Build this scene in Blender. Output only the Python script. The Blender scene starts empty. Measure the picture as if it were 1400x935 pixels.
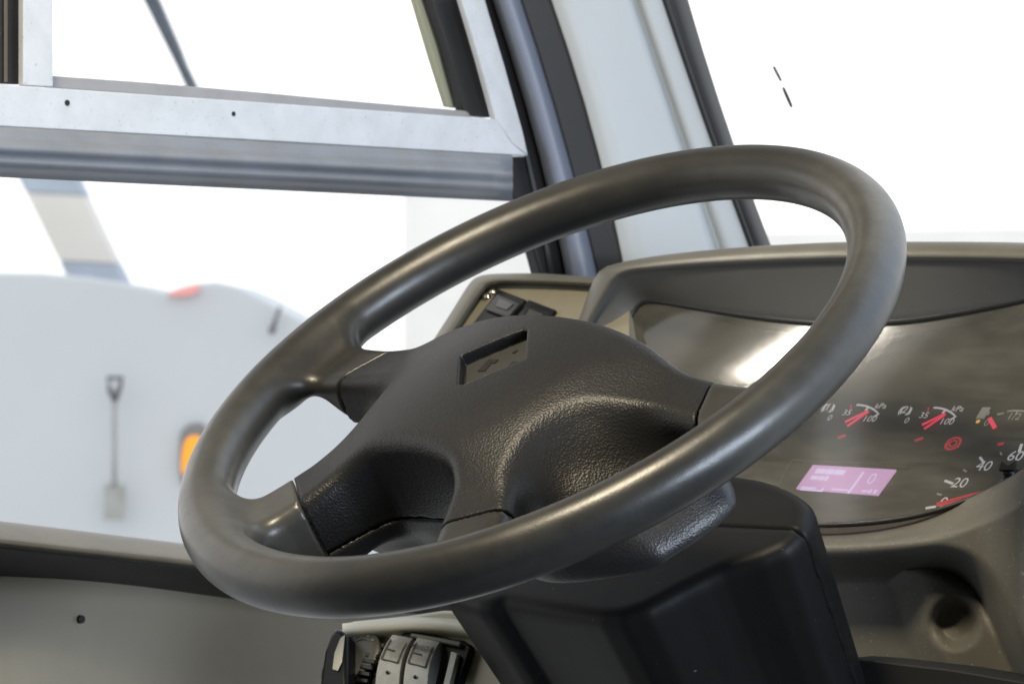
import bpy, bmesh, math, random
import numpy as np
from mathutils import Vector, Matrix
random.seed(7)
scene = bpy.context.scene
COL = scene.collection
S2 = math.sqrt(.5)

# ------------------------------------------------------------------ camera and view geometry
F_PX = 4875.27
CAM = Vector((1.48212, -1.50193, 1.014908))
RIGHT = Vector((S2, S2, 0)); DEPTH = Vector((-S2, S2, 0)); UP = Vector((0, 0, 1))
def ray(px, py):
    return RIGHT*((px-700)/F_PX) + UP*(-(py-467.5)/F_PX) + DEPTH
def hit(px, py, o, n):
    d = ray(px, py); t = (o-CAM).dot(n)/d.dot(n)
    return CAM + d*t
def hitX(px, py, X): return hit(px, py, Vector((X, 0, 0)), Vector((1, 0, 0)))
def hitY(px, py, Y): return hit(px, py, Vector((0, Y, 0)), Vector((0, 1, 0)))
def hitD(px, py, z): return CAM + ray(px, py)*z

cam_d = bpy.data.cameras.new('camera'); cam = bpy.data.objects.new('camera', cam_d); COL.objects.link(cam)
cam.location = CAM; cam.rotation_euler = (math.radians(90), 0, math.radians(45))
cam_d.sensor_width = 36; cam_d.lens = F_PX/1400*36
cam_d.clip_start = .05; cam_d.clip_end = 500
cam_d.dof.use_dof = True; cam_d.dof.focus_distance = 2.08; cam_d.dof.aperture_fstop = 22
scene.camera = cam

# ------------------------------------------------------------------ materials
def mat(name, col, rough=.5, metal=0, spec=.5, bump=None, var=0, varscale=30, rvar=0, emis=None, estr=0, dust=None, speck=None, coat=0):
    """bump = list of (kind, scale, strength, distance); var = colour variation; dust = (colour, amount, scale)"""
    m = bpy.data.materials.new(name); m.use_nodes = True
    nt = m.node_tree; N = nt.nodes; L = nt.links
    b = N['Principled BSDF']
    b.inputs['Base Color'].default_value = (*col, 1); b.inputs['Roughness'].default_value = rough
    b.inputs['Metallic'].default_value = metal; b.inputs['Specular IOR Level'].default_value = spec
    b.inputs['Coat Weight'].default_value = coat
    tc = N.new('ShaderNodeTexCoord')
    def noise(sc, det=4, ro=.6):
        n = N.new('ShaderNodeTexNoise'); n.inputs['Scale'].default_value = sc; n.inputs['Detail'].default_value = det
        n.inputs['Roughness'].default_value = ro; L.new(tc.outputs['Object'], n.inputs['Vector']); return n
    def ramp(src, a, bb, lo=0, hi=1):
        r = N.new('ShaderNodeMapRange'); r.inputs[1].default_value = a; r.inputs[2].default_value = bb
        r.inputs[3].default_value = lo; r.inputs[4].default_value = hi; L.new(src, r.inputs[0]); return r.outputs[0]
    csock = None
    def mixcol(fac, c2):
        nonlocal csock
        mx = N.new('ShaderNodeMix'); mx.data_type = 'RGBA'
        L.new(fac, mx.inputs[0])
        if csock is None: mx.inputs[6].default_value = (*col, 1)
        else: L.new(csock, mx.inputs[6])
        mx.inputs[7].default_value = (*c2, 1); csock = mx.outputs[2]
    if var:
        n = noise(varscale); mixcol(ramp(n.outputs[0], .35, .7), tuple(c*(1+var) for c in col))
    if dust:
        n = noise(dust[2], 6, .7); mixcol(ramp(n.outputs[0], .45, .75, 0, dust[1]), dust[0])
    if speck:
        n = noise(speck[2], 2, .5); mixcol(ramp(n.outputs[0], speck[3], speck[3]+.06, 0, speck[1]), speck[0])
    if csock is not None: L.new(csock, b.inputs['Base Color'])
    if rvar:
        n = noise(varscale*1.7, 5); L.new(ramp(n.outputs[0], .3, .7, rough-rvar, rough+rvar), b.inputs['Roughness'])
    prev = None
    for kind, sc, st, dist in (bump or []):
        if kind == 'vor':
            t = N.new('ShaderNodeTexVoronoi'); t.feature = 'SMOOTH_F1'; t.inputs['Scale'].default_value = sc
            t.inputs['Smoothness'].default_value = .6; L.new(tc.outputs['Object'], t.inputs['Vector']); o = t.outputs['Distance']
        else:
            o = noise(sc, 3).outputs[0]
        bn = N.new('ShaderNodeBump'); bn.inputs['Strength'].default_value = st; bn.inputs['Distance'].default_value = dist
        L.new(o, bn.inputs['Height'])
        if prev: L.new(prev, bn.inputs['Normal'])
        prev = bn.outputs[0]
    if prev: L.new(prev, b.inputs['Normal'])
    if emis:
        b.inputs['Emission Color'].default_value = (*emis, 1); b.inputs['Emission Strength'].default_value = estr
    return m

def glass(name, tint=(1, 1, 1), gloss=.05, rough=0., haze=None, hazec=(.2, .2, .2), blend=1.3):
    m = bpy.data.materials.new(name); m.use_nodes = True
    nt = m.node_tree; N = nt.nodes; L = nt.links
    for n in list(N):
        if n.type != 'OUTPUT_MATERIAL': N.remove(n)
    out = [n for n in N if n.type == 'OUTPUT_MATERIAL'][0]
    tr = N.new('ShaderNodeBsdfTransparent'); tr.inputs[0].default_value = (*tint, 1)
    gl = N.new('ShaderNodeBsdfGlossy'); gl.inputs['Roughness'].default_value = rough; gl.inputs[0].default_value = (1, 1, 1, 1)
    fr = N.new('ShaderNodeFresnel'); fr.inputs[0].default_value = blend
    mx = N.new('ShaderNodeMixShader'); L.new(fr.outputs[0], mx.inputs[0]); L.new(tr.outputs[0], mx.inputs[1]); L.new(gl.outputs[0], mx.inputs[2])
    last = mx
    if haze:
        tc = N.new('ShaderNodeTexCoord'); mp = N.new('ShaderNodeMapping'); mp.inputs['Scale'].default_value = (1, 6, 1)
        no = N.new('ShaderNodeTexNoise'); no.inputs['Scale'].default_value = 22; no.inputs['Detail'].default_value = 8; no.inputs['Roughness'].default_value = .7
        L.new(tc.outputs['Object'], mp.inputs[0]); L.new(mp.outputs[0], no.inputs['Vector'])
        r = N.new('ShaderNodeMapRange'); r.inputs[1].default_value = .3; r.inputs[2].default_value = .75
        r.inputs[3].default_value = haze[0]; r.inputs[4].default_value = haze[1]; L.new(no.outputs[0], r.inputs[0])
        df = N.new('ShaderNodeBsdfDiffuse'); df.inputs[0].default_value = (*hazec, 1)
        m2 = N.new('ShaderNodeMixShader'); L.new(r.outputs[0], m2.inputs[0]); L.new(mx.outputs[0], m2.inputs[1]); L.new(df.outputs[0], m2.inputs[2]); last = m2
    L.new(last.outputs[0], out.inputs[0])
    return m

M = {}
M['rim'] = mat('rim_polyurethane', (.018, .0176, .0165), .35, bump=[('noise', 900, .12, .0006), ('noise', 60, .1, .002)], var=.35, varscale=14, rvar=.06, dust=((.055, .052, .045), .6, 9))
M['pad'] = mat('grained_pad', (.014, .014, .0148), .40, spec=.28, bump=[('vor', 800, .34, .0007)], var=.2, varscale=20)
M['shell'] = mat('grained_shell', (.013, .013, .014), .42, bump=[('vor', 800, .34, .0007)], var=.2, varscale=20)
M['emblem'] = mat('emblem_plate', (.042, .042, .041), .55, spec=.25, bump=[('noise', 1500, .15, .0004)])
M['slot'] = mat('dark_slot', (.004, .004, .004), .7)
M['column'] = mat('column_plastic', (.006, .006, .006), .5, spec=.18, bump=[('noise', 1100, .15, .0005)], var=.3, varscale=12, speck=((.12, .12, .12), .6, 260, .74))
M['dash'] = mat('dash_plastic', (.085, .081, .067), .45, bump=[('noise', 1200, .18, .0005)], var=.18, varscale=15, dust=((.17, .165, .14), .35, 8))
M['dashdark'] = mat('dash_inner_plastic', (.070, .069, .066), .5, bump=[('noise', 1400, .2, .0005)], var=.15, varscale=18)
M['lower'] = mat('lower_dash_plastic', (.10, .097, .085), .52, spec=.35, bump=[('noise', 1000, .3, .0006)], var=.25, varscale=22, speck=((.30, .30, .28), .6, 420, .66), dust=((.14, .135, .11), .5, 14))
M['dial'] = mat('dial_face', (.018, .018, .018), .6, var=.3, varscale=25)
M['lens'] = glass('cluster_lens', (.78, .78, .76), rough=.10, haze=(.08, .22), hazec=(.34, .33, .29), blend=1.6)
M['pod'] = mat('pod_panel', (.205, .19, .145), .5, bump=[('noise', 1300, .2, .0005)], var=.12, varscale=20)
M['podtrim'] = mat('pod_trim', (.095, .09, .07), .5, bump=[('noise', 900, .2, .0005)], var=.2)
M['black'] = mat('black_plastic', (.005, .005, .005), .34, spec=.2)
M['blackgloss'] = mat('glossy_black_switch', (.008, .008, .007), .22, spec=.4, var=.4, varscale=60)
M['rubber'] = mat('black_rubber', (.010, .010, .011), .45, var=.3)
M['browntrim'] = mat('dark_brown_trim', (.009, .008, .007), .5)
M['railrub'] = mat('grey_blue_rail', (.18, .195, .225), .4, var=-.2, varscale=24, dust=((.20, .18, .16), .4, 30))
M['alu'] = mat('aluminium_frame', (.50, .53, .575), .45, metal=0, bump=[('noise', 700, .2, .0006)], var=-.12, varscale=45, speck=((.20, .20, .21), .5, 320, .66))
M['track'] = mat('grey_track', (.22, .22, .23), .5, var=.2)
M['olive'] = mat('olive_felt', (.36, .35, .24), .8)
M['pillar'] = mat('pale_pillar_trim', (.42, .445, .46), .5, bump=[('noise', 500, .1, .0006)], var=.05, varscale=6)
M['bulge'] = mat('satin_dark_profile', (.15, .17, .22), .28)
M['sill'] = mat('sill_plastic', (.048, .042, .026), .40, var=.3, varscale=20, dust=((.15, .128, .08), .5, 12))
M['doorp'] = mat('door_panel_plastic', (.235, .215, .17), .5, bump=[('noise', 900, .2, .0005)], var=.15, varscale=9)
M['console'] = mat('console_plastic', (.56, .52, .385), .42, bump=[('noise', 900, .15, .0005)], var=.1)
M['chrome'] = mat('screw_metal', (.75, .70, .58), .2, metal=1)
M['knobdisc'] = mat('knob_disc', (.10, .098, .082), .4, var=.2, varscale=80)
M['mark'] = mat('pale_print', (.5, .5, .5), .5, emis=(.80, .80, .92), estr=.44)
M['markdim'] = mat('dim_print', (.30, .30, .29), .5, emis=(.8, .8, .8), estr=.14)
M['red'] = mat('red_needle', (.5, .02, .05), .4, emis=(1, .05, .12), estr=.82)
M['reddim'] = mat('dim_red_mark', (.4, .02, .04), .4, emis=(1, .03, .07), estr=.38)
M['amber'] = mat('amber_light', (.5, .25, .02), .4, emis=(1, .55, .08), estr=.8)
M['screen'] = mat('lilac_screen', (.1, .08, .1), .3, emis=(.66, .37, .68), estr=1.0)
M['screentext'] = mat('screen_text', (.1, .1, .1), .3, emis=(.80, .64, 1.0), estr=1.0)
M['print'] = mat('dark_print', (.05, .05, .045), .5)
M['pane'] = glass('window_glass', (.99, .99, .99), blend=1.12)
M['white'] = mat('pale_vehicle_paint', (.555, .59, .625), .5, var=-.03, varscale=1.5)
M['greywood'] = mat('grey_shovel', (.30, .31, .30), .6, var=.3, varscale=8)
M['greydark'] = mat('dark_grip', (.12, .12, .13), .6)
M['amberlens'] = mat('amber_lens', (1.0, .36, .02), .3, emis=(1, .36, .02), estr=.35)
M['redlens'] = mat('red_lens', (.80, .38, .36), .3, emis=(1, .25, .22), estr=.08)
M['housing'] = mat('grey_lamp_housing', (.20, .21, .22), .5)
M['beige'] = mat('beige_concrete', (.72, .70, .66), .8, var=-.12, varscale=1.2)
M['bluegrey'] = mat('blue_grey_band', (.34, .39, .46), .7, var=.3, varscale=3)
M['strut'] = mat('dark_strut', (.06, .075, .10), .5, var=.4)
M['palewall'] = mat('pale_far_wall', (.90, .90, .88), .8, var=-.1, varscale=.6)
M['ground'] = mat('pale_ground', (.55, .55, .54), .8, var=.15, varscale=.5)
M['floor'] = mat('dark_floor', (.03, .03, .03), .7)

# ------------------------------------------------------------------ object helpers
def tag(o, label=None, cat=None, group=None, kind=None):
    if label: o['label'] = label
    if cat: o['category'] = cat
    if group: o['group'] = group
    if kind: o['kind'] = kind
    return o
def empty(name, loc, label, cat, basis=None, group=None):
    o = bpy.data.objects.new(name, None); COL.objects.link(o); o.empty_display_size = .02
    mw = Matrix.Translation(loc)
    if basis:
        mw = mw @ Matrix((basis[0], basis[1], basis[2])).transposed().to_4x4()
    o.matrix_world = mw
    ROOT[o.name] = mw
    return tag(o, label, cat, group)
ROOT = {}
def mesh_obj(name, verts, faces, m, parent=None, smooth=True, world=True, fix=True):
    """verts in world space (or in the parent's space if world=False)"""
    me = bpy.data.meshes.new(name)
    o = bpy.data.objects.new(name, me); COL.objects.link(o)
    pm = Matrix.Identity(4)
    if parent is not None:
        o.parent = parent; pm = ROOT[parent.name]
    vs = [Vector(v) for v in verts]
    if world:
        # origin at the centroid, so that object texture coordinates stay local
        inv = pm.inverted(); vs = [inv @ v for v in vs]
    c = Vector((0, 0, 0))
    for v in vs: c += v
    c /= max(1, len(vs))
    o.location = c
    ROOT[o.name] = pm @ Matrix.Translation(c)
    me.from_pydata([v-c for v in vs], [], faces)
    if fix:
        bm = bmesh.new(); bm.from_mesh(me); bmesh.ops.recalc_face_normals(bm, faces=bm.faces); bm.to_mesh(me); bm.free()
    me.materials.append(m)
    if smooth: me.shade_smooth()
    return o
def bevel(o, w, seg=2, ang=35):
    b = o.modifiers.new('bevel', 'BEVEL'); b.width = w; b.segments = seg; b.limit_method = 'ANGLE'; b.angle_limit = math.radians(ang)
    o.data.set_sharp_from_angle(angle=math.radians(40)); 
    w_ = o.modifiers.new('wn', 'WEIGHTED_NORMAL'); w_.keep_sharp = True
    return o
def subsurf(o, lv=2):
    s = o.modifiers.new('sub', 'SUBSURF'); s.levels = lv; s.render_levels = lv; return o
def solidify(o, t, off=-1):
    s = o.modifiers.new('solid', 'SOLIDIFY'); s.thickness = t; s.offset = off; return o
def spl(pts, n):
    """Catmull-Rom through pts (tuples or Vectors), n samples, even in chord length"""
    P = [Vector(p) for p in pts]
    if len(P) == 2: return [P[0].lerp(P[1], i/(n-1)) for i in range(n)]
    ds = [0]
    for a, b in zip(P, P[1:]): ds.append(ds[-1]+(b-a).length)
    out = []
    for i in range(n):
        s = ds[-1]*i/(n-1); k = 0
        while k < len(P)-2 and ds[k+1] < s: k += 1
        t = (s-ds[k])/max(1e-9, ds[k+1]-ds[k])
        p1, p2 = P[k], P[k+1]; p0 = P[k-1] if k > 0 else p1*2-p2; p3 = P[k+2] if k+2 < len(P) else p2*2-p1
        out.append(.5*((2*p1)+(-p0+p2)*t+(2*p0-5*p1+4*p2-p3)*t*t+(-p0+3*p1-3*p2+p3)*t**3))
    return out
def closed_spl(pts, per=6):
    P = [Vector(p) for p in pts]; n = len(P); out = []
    for k in range(n):
        p0, p1, p2, p3 = P[k-1], P[k], P[(k+1) % n], P[(k+2) % n]
        for j in range(per):
            t = j/per
            out.append(.5*((2*p1)+(-p0+p2)*t+(2*p0-5*p1+4*p2-p3)*t*t+(-p0+3*p1-3*p2+p3)*t**3))
    return out
def loft(name, rows, m, parent=None, thick=0, closed=False, smooth=True):
    n = len(rows[0]); V = [v for r in rows for v in r]; Fc = []
    for i in range(len(rows)-1):
        for j in range(n-1 if not closed else n):
            k = (j+1) % n
            Fc.append((i*n+j, i*n+k, (i+1)*n+k, (i+1)*n+j))
    o = mesh_obj(name, V, Fc, m, parent, smooth)
    if thick: solidify(o, thick, 0)
    return o
def prism(name, poly, off, m, parent=None, bw=0, smooth=False):
    n = len(poly); V = list(poly)+[p+off for p in poly]
    Fc = [tuple(range(n)), tuple(range(2*n-1, n-1, -1))]+[(i, (i+1) % n, n+(i+1) % n, n+i) for i in range(n)]
    o = mesh_obj(name, V, Fc, m, parent, smooth)
    if bw: bevel(o, bw)
    return o
def tube_path(name, pts, r, m, parent=None, seg=12, rs=None):
    V = []; Fc = []; n = len(pts)
    for i, p in enumerate(pts):
        t = (pts[min(i+1, n-1)]-pts[max(i-1, 0)]).normalized()
        a = t.cross(Vector((0, 0, 1)) if abs(t.z) < .9 else Vector((1, 0, 0))).normalized(); b = t.cross(a)
        rr = rs[i] if rs else r
        for k in range(seg):
            an = 2*math.pi*k/seg; V.append(p+(a*math.cos(an)+b*math.sin(an))*rr)
    for i in range(n-1):
        for k in range(seg): Fc.append((i*seg+k, i*seg+(k+1) % seg, (i+1)*seg+(k+1) % seg, (i+1)*seg+k))
    Fc.append(tuple(range(seg))); Fc.append(tuple((n-1)*seg+k for k in range(seg)))
    return mesh_obj(name, V, Fc, m, parent)
def lathe(name, o0, ax, prof, m, parent=None, seg=32):
    """prof = list of (radius, height along ax)"""
    ax = ax.normalized(); a = ax.cross(Vector((.3, .2, .9))).normalized(); b = ax.cross(a); V = []; Fc = []
    for r, h in prof:
        for k in range(seg):
            an = 2*math.pi*k/seg; V.append(o0+ax*h+(a*math.cos(an)+b*math.sin(an))*r)
    for i in range(len(prof)-1):
        for k in range(seg): Fc.append((i*seg+k, i*seg+(k+1) % seg, (i+1)*seg+(k+1) % seg, (i+1)*seg+k))
    Fc.append(tuple(range(seg))); Fc.append(tuple((len(prof)-1)*seg+k for k in range(seg)))
    o = mesh_obj(name, V, Fc, m, parent); o.data.set_sharp_from_angle(angle=math.radians(45)); return o

# ------------------------------------------------------------------ signed-distance modelling (surface nets)
def smin(a, b, k):
    h = np.clip(.5+.5*(b-a)/k, 0, 1); return b*(1-h)+a*h-k*h*(1-h)
def smax(a, b, k): return -smin(-a, -b, k)
def sstep(a, b, x):
    t = np.clip((x-a)/(b-a), 0, 1); return t*t*(3-2*t)
def poly_sdf(P, Q, poly):
    d = np.full(np.broadcast(P, Q).shape, 1e9); s = np.ones_like(d); n = len(poly)
    for i in range(n):
        ax, ay = poly[i]; bx, by = poly[i-1]
        ex, ey = bx-ax, by-ay; wx, wy = P-ax, Q-ay
        t = np.clip((wx*ex+wy*ey)/(ex*ex+ey*ey+1e-18), 0, 1)
        d = np.minimum(d, (wx-ex*t)**2+(wy-ey*t)**2)
        c1 = Q >= ay; c2 = Q < by; c3 = ex*wy > ey*wx
        s = np.where((c1 & c2 & c3) | (~c1 & ~c2 & ~c3), -s, s)
    return s*np.sqrt(d)
def nets(f, lo, hi, vox, relax=0):
    ax = [np.arange(lo[i]-vox, hi[i]+2*vox, vox) for i in range(3)]
    val = f(ax[0][:, None, None], ax[1][None, :, None], ax[2][None, None, :])
    val = np.broadcast_to(val, tuple(len(a) for a in ax)).astype(np.float64)
    nx, ny, nz = val.shape; ins = val < 0
    cnt = np.zeros((nx-1, ny-1, nz-1), np.int32); acc = np.zeros((nx-1, ny-1, nz-1, 3))
    def sl(a, dx, dy, dz): return a[dx:dx+nx-1, dy:dy+ny-1, dz:dz+nz-1]
    for axis in range(3):
        for a in (0, 1):
            for b in (0, 1):
                d0 = [0, 0, 0]; o = [k for k in range(3) if k != axis]; d0[o[0]] = a; d0[o[1]] = b
                d1 = list(d0); d1[axis] = 1
                v0, v1 = sl(val, *d0), sl(val, *d1); c = sl(ins, *d0) != sl(ins, *d1)
                t = np.where(c, v0/np.where(c, v0-v1, 1), 0)
                cnt += c
                for k in range(3):
                    acc[..., k] += np.where(c, (t if k == axis else d0[k]), 0)
    act = cnt > 0; idx = -np.ones(cnt.shape, np.int64); idx[act] = np.arange(act.sum())
    ijk = np.argwhere(act); pos = (ijk+acc[act]/cnt[act][:, None])*vox+np.array([a[0] for a in ax])
    # settle the vertices on the true surface
    e = vox*.3
    for _ in range(2):
        X, Y, Z = pos.T
        v = f(X, Y, Z); g = np.stack([f(X+e, Y, Z)-f(X-e, Y, Z), f(X, Y+e, Z)-f(X, Y-e, Z), f(X, Y, Z+e)-f(X, Y, Z-e)], 1)/(2*e)
        st = -(v/np.maximum((g*g).sum(1), .25))[:, None]*g
        ln = np.linalg.norm(st, axis=1)[:, None]; st *= np.minimum(1, vox*.5/np.maximum(ln, 1e-12)); pos = pos+st
    def settle(pos, n):
        for _ in range(n):
            X, Y, Z = pos.T
            v = f(X, Y, Z); g = np.stack([f(X+e, Y, Z)-f(X-e, Y, Z), f(X, Y+e, Z)-f(X, Y-e, Z), f(X, Y, Z+e)-f(X, Y, Z-e)], 1)/(2*e)
            st = -(v/np.maximum((g*g).sum(1), .25))[:, None]*g
            ln = np.linalg.norm(st, axis=1)[:, None]; st *= np.minimum(1, vox*.5/np.maximum(ln, 1e-12)); pos = pos+st
        return pos
    faces = []
    for axis in range(3):
        o = [k for k in range(3) if k != axis]
        s0 = [slice(1, -1)]*3; s0[axis] = slice(0, -1); s1 = list(s0); s1[axis] = slice(1, None)
        c0, c1 = ins[tuple(s0)], ins[tuple(s1)]
        for sgn in (0, 1):
            q = np.argwhere((c0 != c1) & (c0 == bool(sgn)))
            if not len(q): continue
            q = q+1; q[:, axis] -= 1
            def cell(da, db):
                r = q.copy(); r[:, o[0]] -= da; r[:, o[1]] -= db; return idx[r[:, 0], r[:, 1], r[:, 2]]
            quad = np.stack([cell(1, 1), cell(0, 1), cell(0, 0), cell(1, 0)], 1)
            if (axis == 1) == bool(sgn): quad = quad[:, ::-1]
            faces.append(quad)
    faces = np.concatenate(faces)
    for _ in range(relax):      # even out the net along the surface
        acc2 = np.zeros_like(pos); c2 = np.zeros(len(pos))
        for k in range(4):
            a, b = faces[:, k], faces[:, (k+1) % 4]
            for i_, j_ in ((a, b), (b, a)):
                for ax_ in range(3): acc2[:, ax_] += np.bincount(i_, pos[j_, ax_], len(pos))
                c2 += np.bincount(i_, minlength=len(pos))
        pos = settle(.35*pos+.65*acc2/np.maximum(c2, 1)[:, None], 1)
    return pos, faces
def sdf_obj(name, f, lo, hi, vox, m, parent, relax=0):
    p, q = nets(f, lo, hi, vox, relax)
    return mesh_obj(name, p.tolist(), q.tolist(), m, parent, world=False, fix=False)

# ------------------------------------------------------------------ STEERING WHEEL
WC = Vector((0, 0, 1.0)); U = Vector((1, 0, 0)); V_ = Vector((0, .82617, .56342)); NW = Vector((0, -.56342, .82617))
ca, sa = math.cos(math.radians(-6)), math.sin(math.radians(-6))
WP = U*ca+V_*sa; WQ = V_*ca-U*sa
wheel = empty('steering_wheel', WC, 'large black four-spoke steering wheel with worn grey rim and painted-on sheen, in front of the instrument panel', 'steering wheel', (WP, WQ, NW))
R_RIM, A_RIM = .215, .01713
half = [(0, 24), (50, 22), (105, 13), (150, 9), (210, 6), (212, -37), (165, -31), (128, -31), (110, -37), (90, -52), (79, -74), (85, -99), (103, -129), (122, -170),
        (88, -192), (70, -160), (58, -138), (48, -117), (34, -101), (0, -96)]
T = [(x/1000, y/1000) for x, y in half]+[(-x/1000, y/1000) for x, y in reversed(half[1:-1])]
T = [(v.x, v.y) for v in closed_spl([(x, y, 0) for x, y in T], 4)]
half2 = [(0, 22), (60, 20), (94, 8), (106, -26), (98, -56), (88, -82), (72, -96), (40, -98), (0, -97)]
T2 = [(x/1000, y/1000) for x, y in half2]+[(-x/1000, y/1000) for x, y in reversed(half2[1:-1])]
T2 = [(v.x, v.y) for v in closed_spl([(x, y, 0) for x, y in T2], 4)]
DIA = [(-.0265, -.026), (-.0015, .0035), (.0015, .0035), (.027, -.0235), (.002, -.0515), (-.001, -.0515)]
def top_h(P, Q): return .0225*np.exp(-((P/.105)**2+((Q+.028)/.105)**2)**1.4)-.003
def arms(P, Q, Z, thick=.034, tp=0):
    h = top_h(P, Q); d = poly_sdf(P, Q, T)
    if tp: thick = thick-tp*sstep(.162, .200, np.sqrt(P*P+Q*Q))
    thick = thick+.020*(.25+.75*sstep(.02, -.02, P))*sstep(-.075, -.11, Q)*sstep(.200, .175, np.sqrt(P*P+Q*Q))
    dr = np.clip((h-Z)/.034, 0, 1.6)*.004
    sd = sstep(.06, .10, np.abs(P))*sstep(-.02, -.05, Q)*sstep(-.125, -.09, Q)*sstep(.155, .12, np.sqrt(P*P+Q*Q))
    f = smax(Z-h, d-dr, .010+.022*sd)
    return smax(f, (h-thick)-Z, .012)
def seams(P, Q):
    a = np.abs(P)
    sD = a*.894+Q*.447-.132; sC = a*.55-Q*.835-.158
    return np.where(Q > -.075, sD, sC)
def hub(P, Q, Z):
    d2 = poly_sdf(P, Q, T2); h = top_h(P, Q)
    side = sstep(.03, .085, np.abs(P))*sstep(.03, -.03, Q)*sstep(-.125, -.075, Q)
    w = .006+.050*side
    t = np.clip((.004-Z)/.068, 1e-4, 1.2)
    f = smax((d2-w*t**1.1)*.72, Z-h, .010+.034*side)
    return smax(f, -.072-Z, .02)
def pad_all(P, Q, Z):
    f = smin(arms(P, Q, Z), hub(P, Q, Z), .020)
    f = np.maximum(f, seams(P, Q))
    return f
ZS = -.034
def pad_top(P, Q, Z):
    f = np.maximum(pad_all(P, Q, Z), ZS-Z)
    dia = poly_sdf(P, Q, DIA)-.0012
    return np.maximum(f, -np.maximum(dia, (top_h(P, Q)-.0030)-Z))
def pad_low(P, Q, Z): return np.maximum(pad_all(P, Q, Z), Z-(ZS-.0013))
def rim_f(P, Q, Z):
    r = np.sqrt(P*P+Q*Q); t = np.sqrt((r-R_RIM)**2+Z*Z)-A_RIM
    a = arms(P, Q, Z, .032, .026)
    a = np.maximum(a, .0014-seams(P, Q)); a = np.maximum(a, r-R_RIM+.012)
    return smin(t, a, .022)
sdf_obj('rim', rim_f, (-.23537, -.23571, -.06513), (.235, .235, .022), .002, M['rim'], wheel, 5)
pad = sdf_obj('centre_pad', pad_top, (-.17, -.175, -.036), (.17, .03, .026), .0013, M['pad'], wheel)
sdf_obj('hub_shell', pad_low, (-.17, -.175, -.075), (.17, .04, -.034), .002, M['shell'], wheel)
WM = ROOT[wheel.name]
def wl(px, py, h):      # pixel -> wheel-local point at height h
    p = hit(px, py, WC+NW*h, NW); return WM.inverted() @ p
# paler zones on the rim: hand wear plus window sheen painted into the colour
def worn_sheen(m, spots, colr):
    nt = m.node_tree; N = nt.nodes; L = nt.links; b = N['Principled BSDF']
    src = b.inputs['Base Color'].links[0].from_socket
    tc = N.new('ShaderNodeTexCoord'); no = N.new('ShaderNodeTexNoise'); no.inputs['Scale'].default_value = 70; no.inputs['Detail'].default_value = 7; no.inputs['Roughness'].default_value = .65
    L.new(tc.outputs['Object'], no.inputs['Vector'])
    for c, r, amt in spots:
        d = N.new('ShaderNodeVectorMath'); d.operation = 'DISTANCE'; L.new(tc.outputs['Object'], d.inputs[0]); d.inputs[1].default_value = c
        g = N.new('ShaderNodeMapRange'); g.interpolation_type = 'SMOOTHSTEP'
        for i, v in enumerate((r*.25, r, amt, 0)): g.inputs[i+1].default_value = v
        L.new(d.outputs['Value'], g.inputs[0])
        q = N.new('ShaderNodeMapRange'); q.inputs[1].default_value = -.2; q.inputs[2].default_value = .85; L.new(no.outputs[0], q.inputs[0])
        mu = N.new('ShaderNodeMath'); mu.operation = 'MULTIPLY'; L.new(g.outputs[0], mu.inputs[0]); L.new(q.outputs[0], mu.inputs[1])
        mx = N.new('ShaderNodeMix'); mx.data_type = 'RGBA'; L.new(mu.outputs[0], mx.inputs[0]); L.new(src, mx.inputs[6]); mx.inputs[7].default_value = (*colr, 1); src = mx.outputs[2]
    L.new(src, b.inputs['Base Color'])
WO = ROOT['rim'].translation
def wr(px, py):
    p = wl(px, py, 0); q = bpy.data.objects['rim'].location; return (p.x-q.x, p.y-q.y, 0)
worn_sheen(M['rim'], [(wr(290, 680), .15, .8), (wr(1205, 320), .15, .95), (wr(1120, 520), .10, .4), (wr(330, 780), .12, .6)], (.085, .083, .076))
def plate(name, pix, h, t, m, parent):
    poly = [wl(x, y, h) for x, y in pix]; poly = [WM @ p for p in poly]
    return prism(name, poly, NW*t, m, parent)
def flat(name, pts, h0, h1, m, parent): return prism(name, [WM @ Vector((x, y, h0)) for x, y in pts], NW*(h1-h0), m, parent)
embl = flat('emblem', DIA, .0145, .0169, M['emblem'], pad)
for pix in ([(653, 508), (669, 491.5), (682, 492), (677, 497), (672, 497), (663, 508)], [(684, 510.5), (701.5, 494.5), (713, 495), (708, 499), (691, 510)],
            [(700, 483), (704.5, 479.5), (708, 479.5), (703.5, 483.5)], [(655, 521), (660, 518), (662, 519), (657, 522)]):
    plate('emblem_slot', pix, .0170, .0004, M['slot'], embl)
for pix in ([(583, 576.5), (591, 568.5), (592, 569.2), (584, 577.5)], [(591, 568.5), (592, 568.5), (594, 578), (593, 578)], [(584, 577), (594, 577), (602, 572), (602, 573), (594, 578.3), (584, 578.3)]):
    plate('moulded_mark', pix, .0128, .0008, M['slot'], pad)

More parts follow.
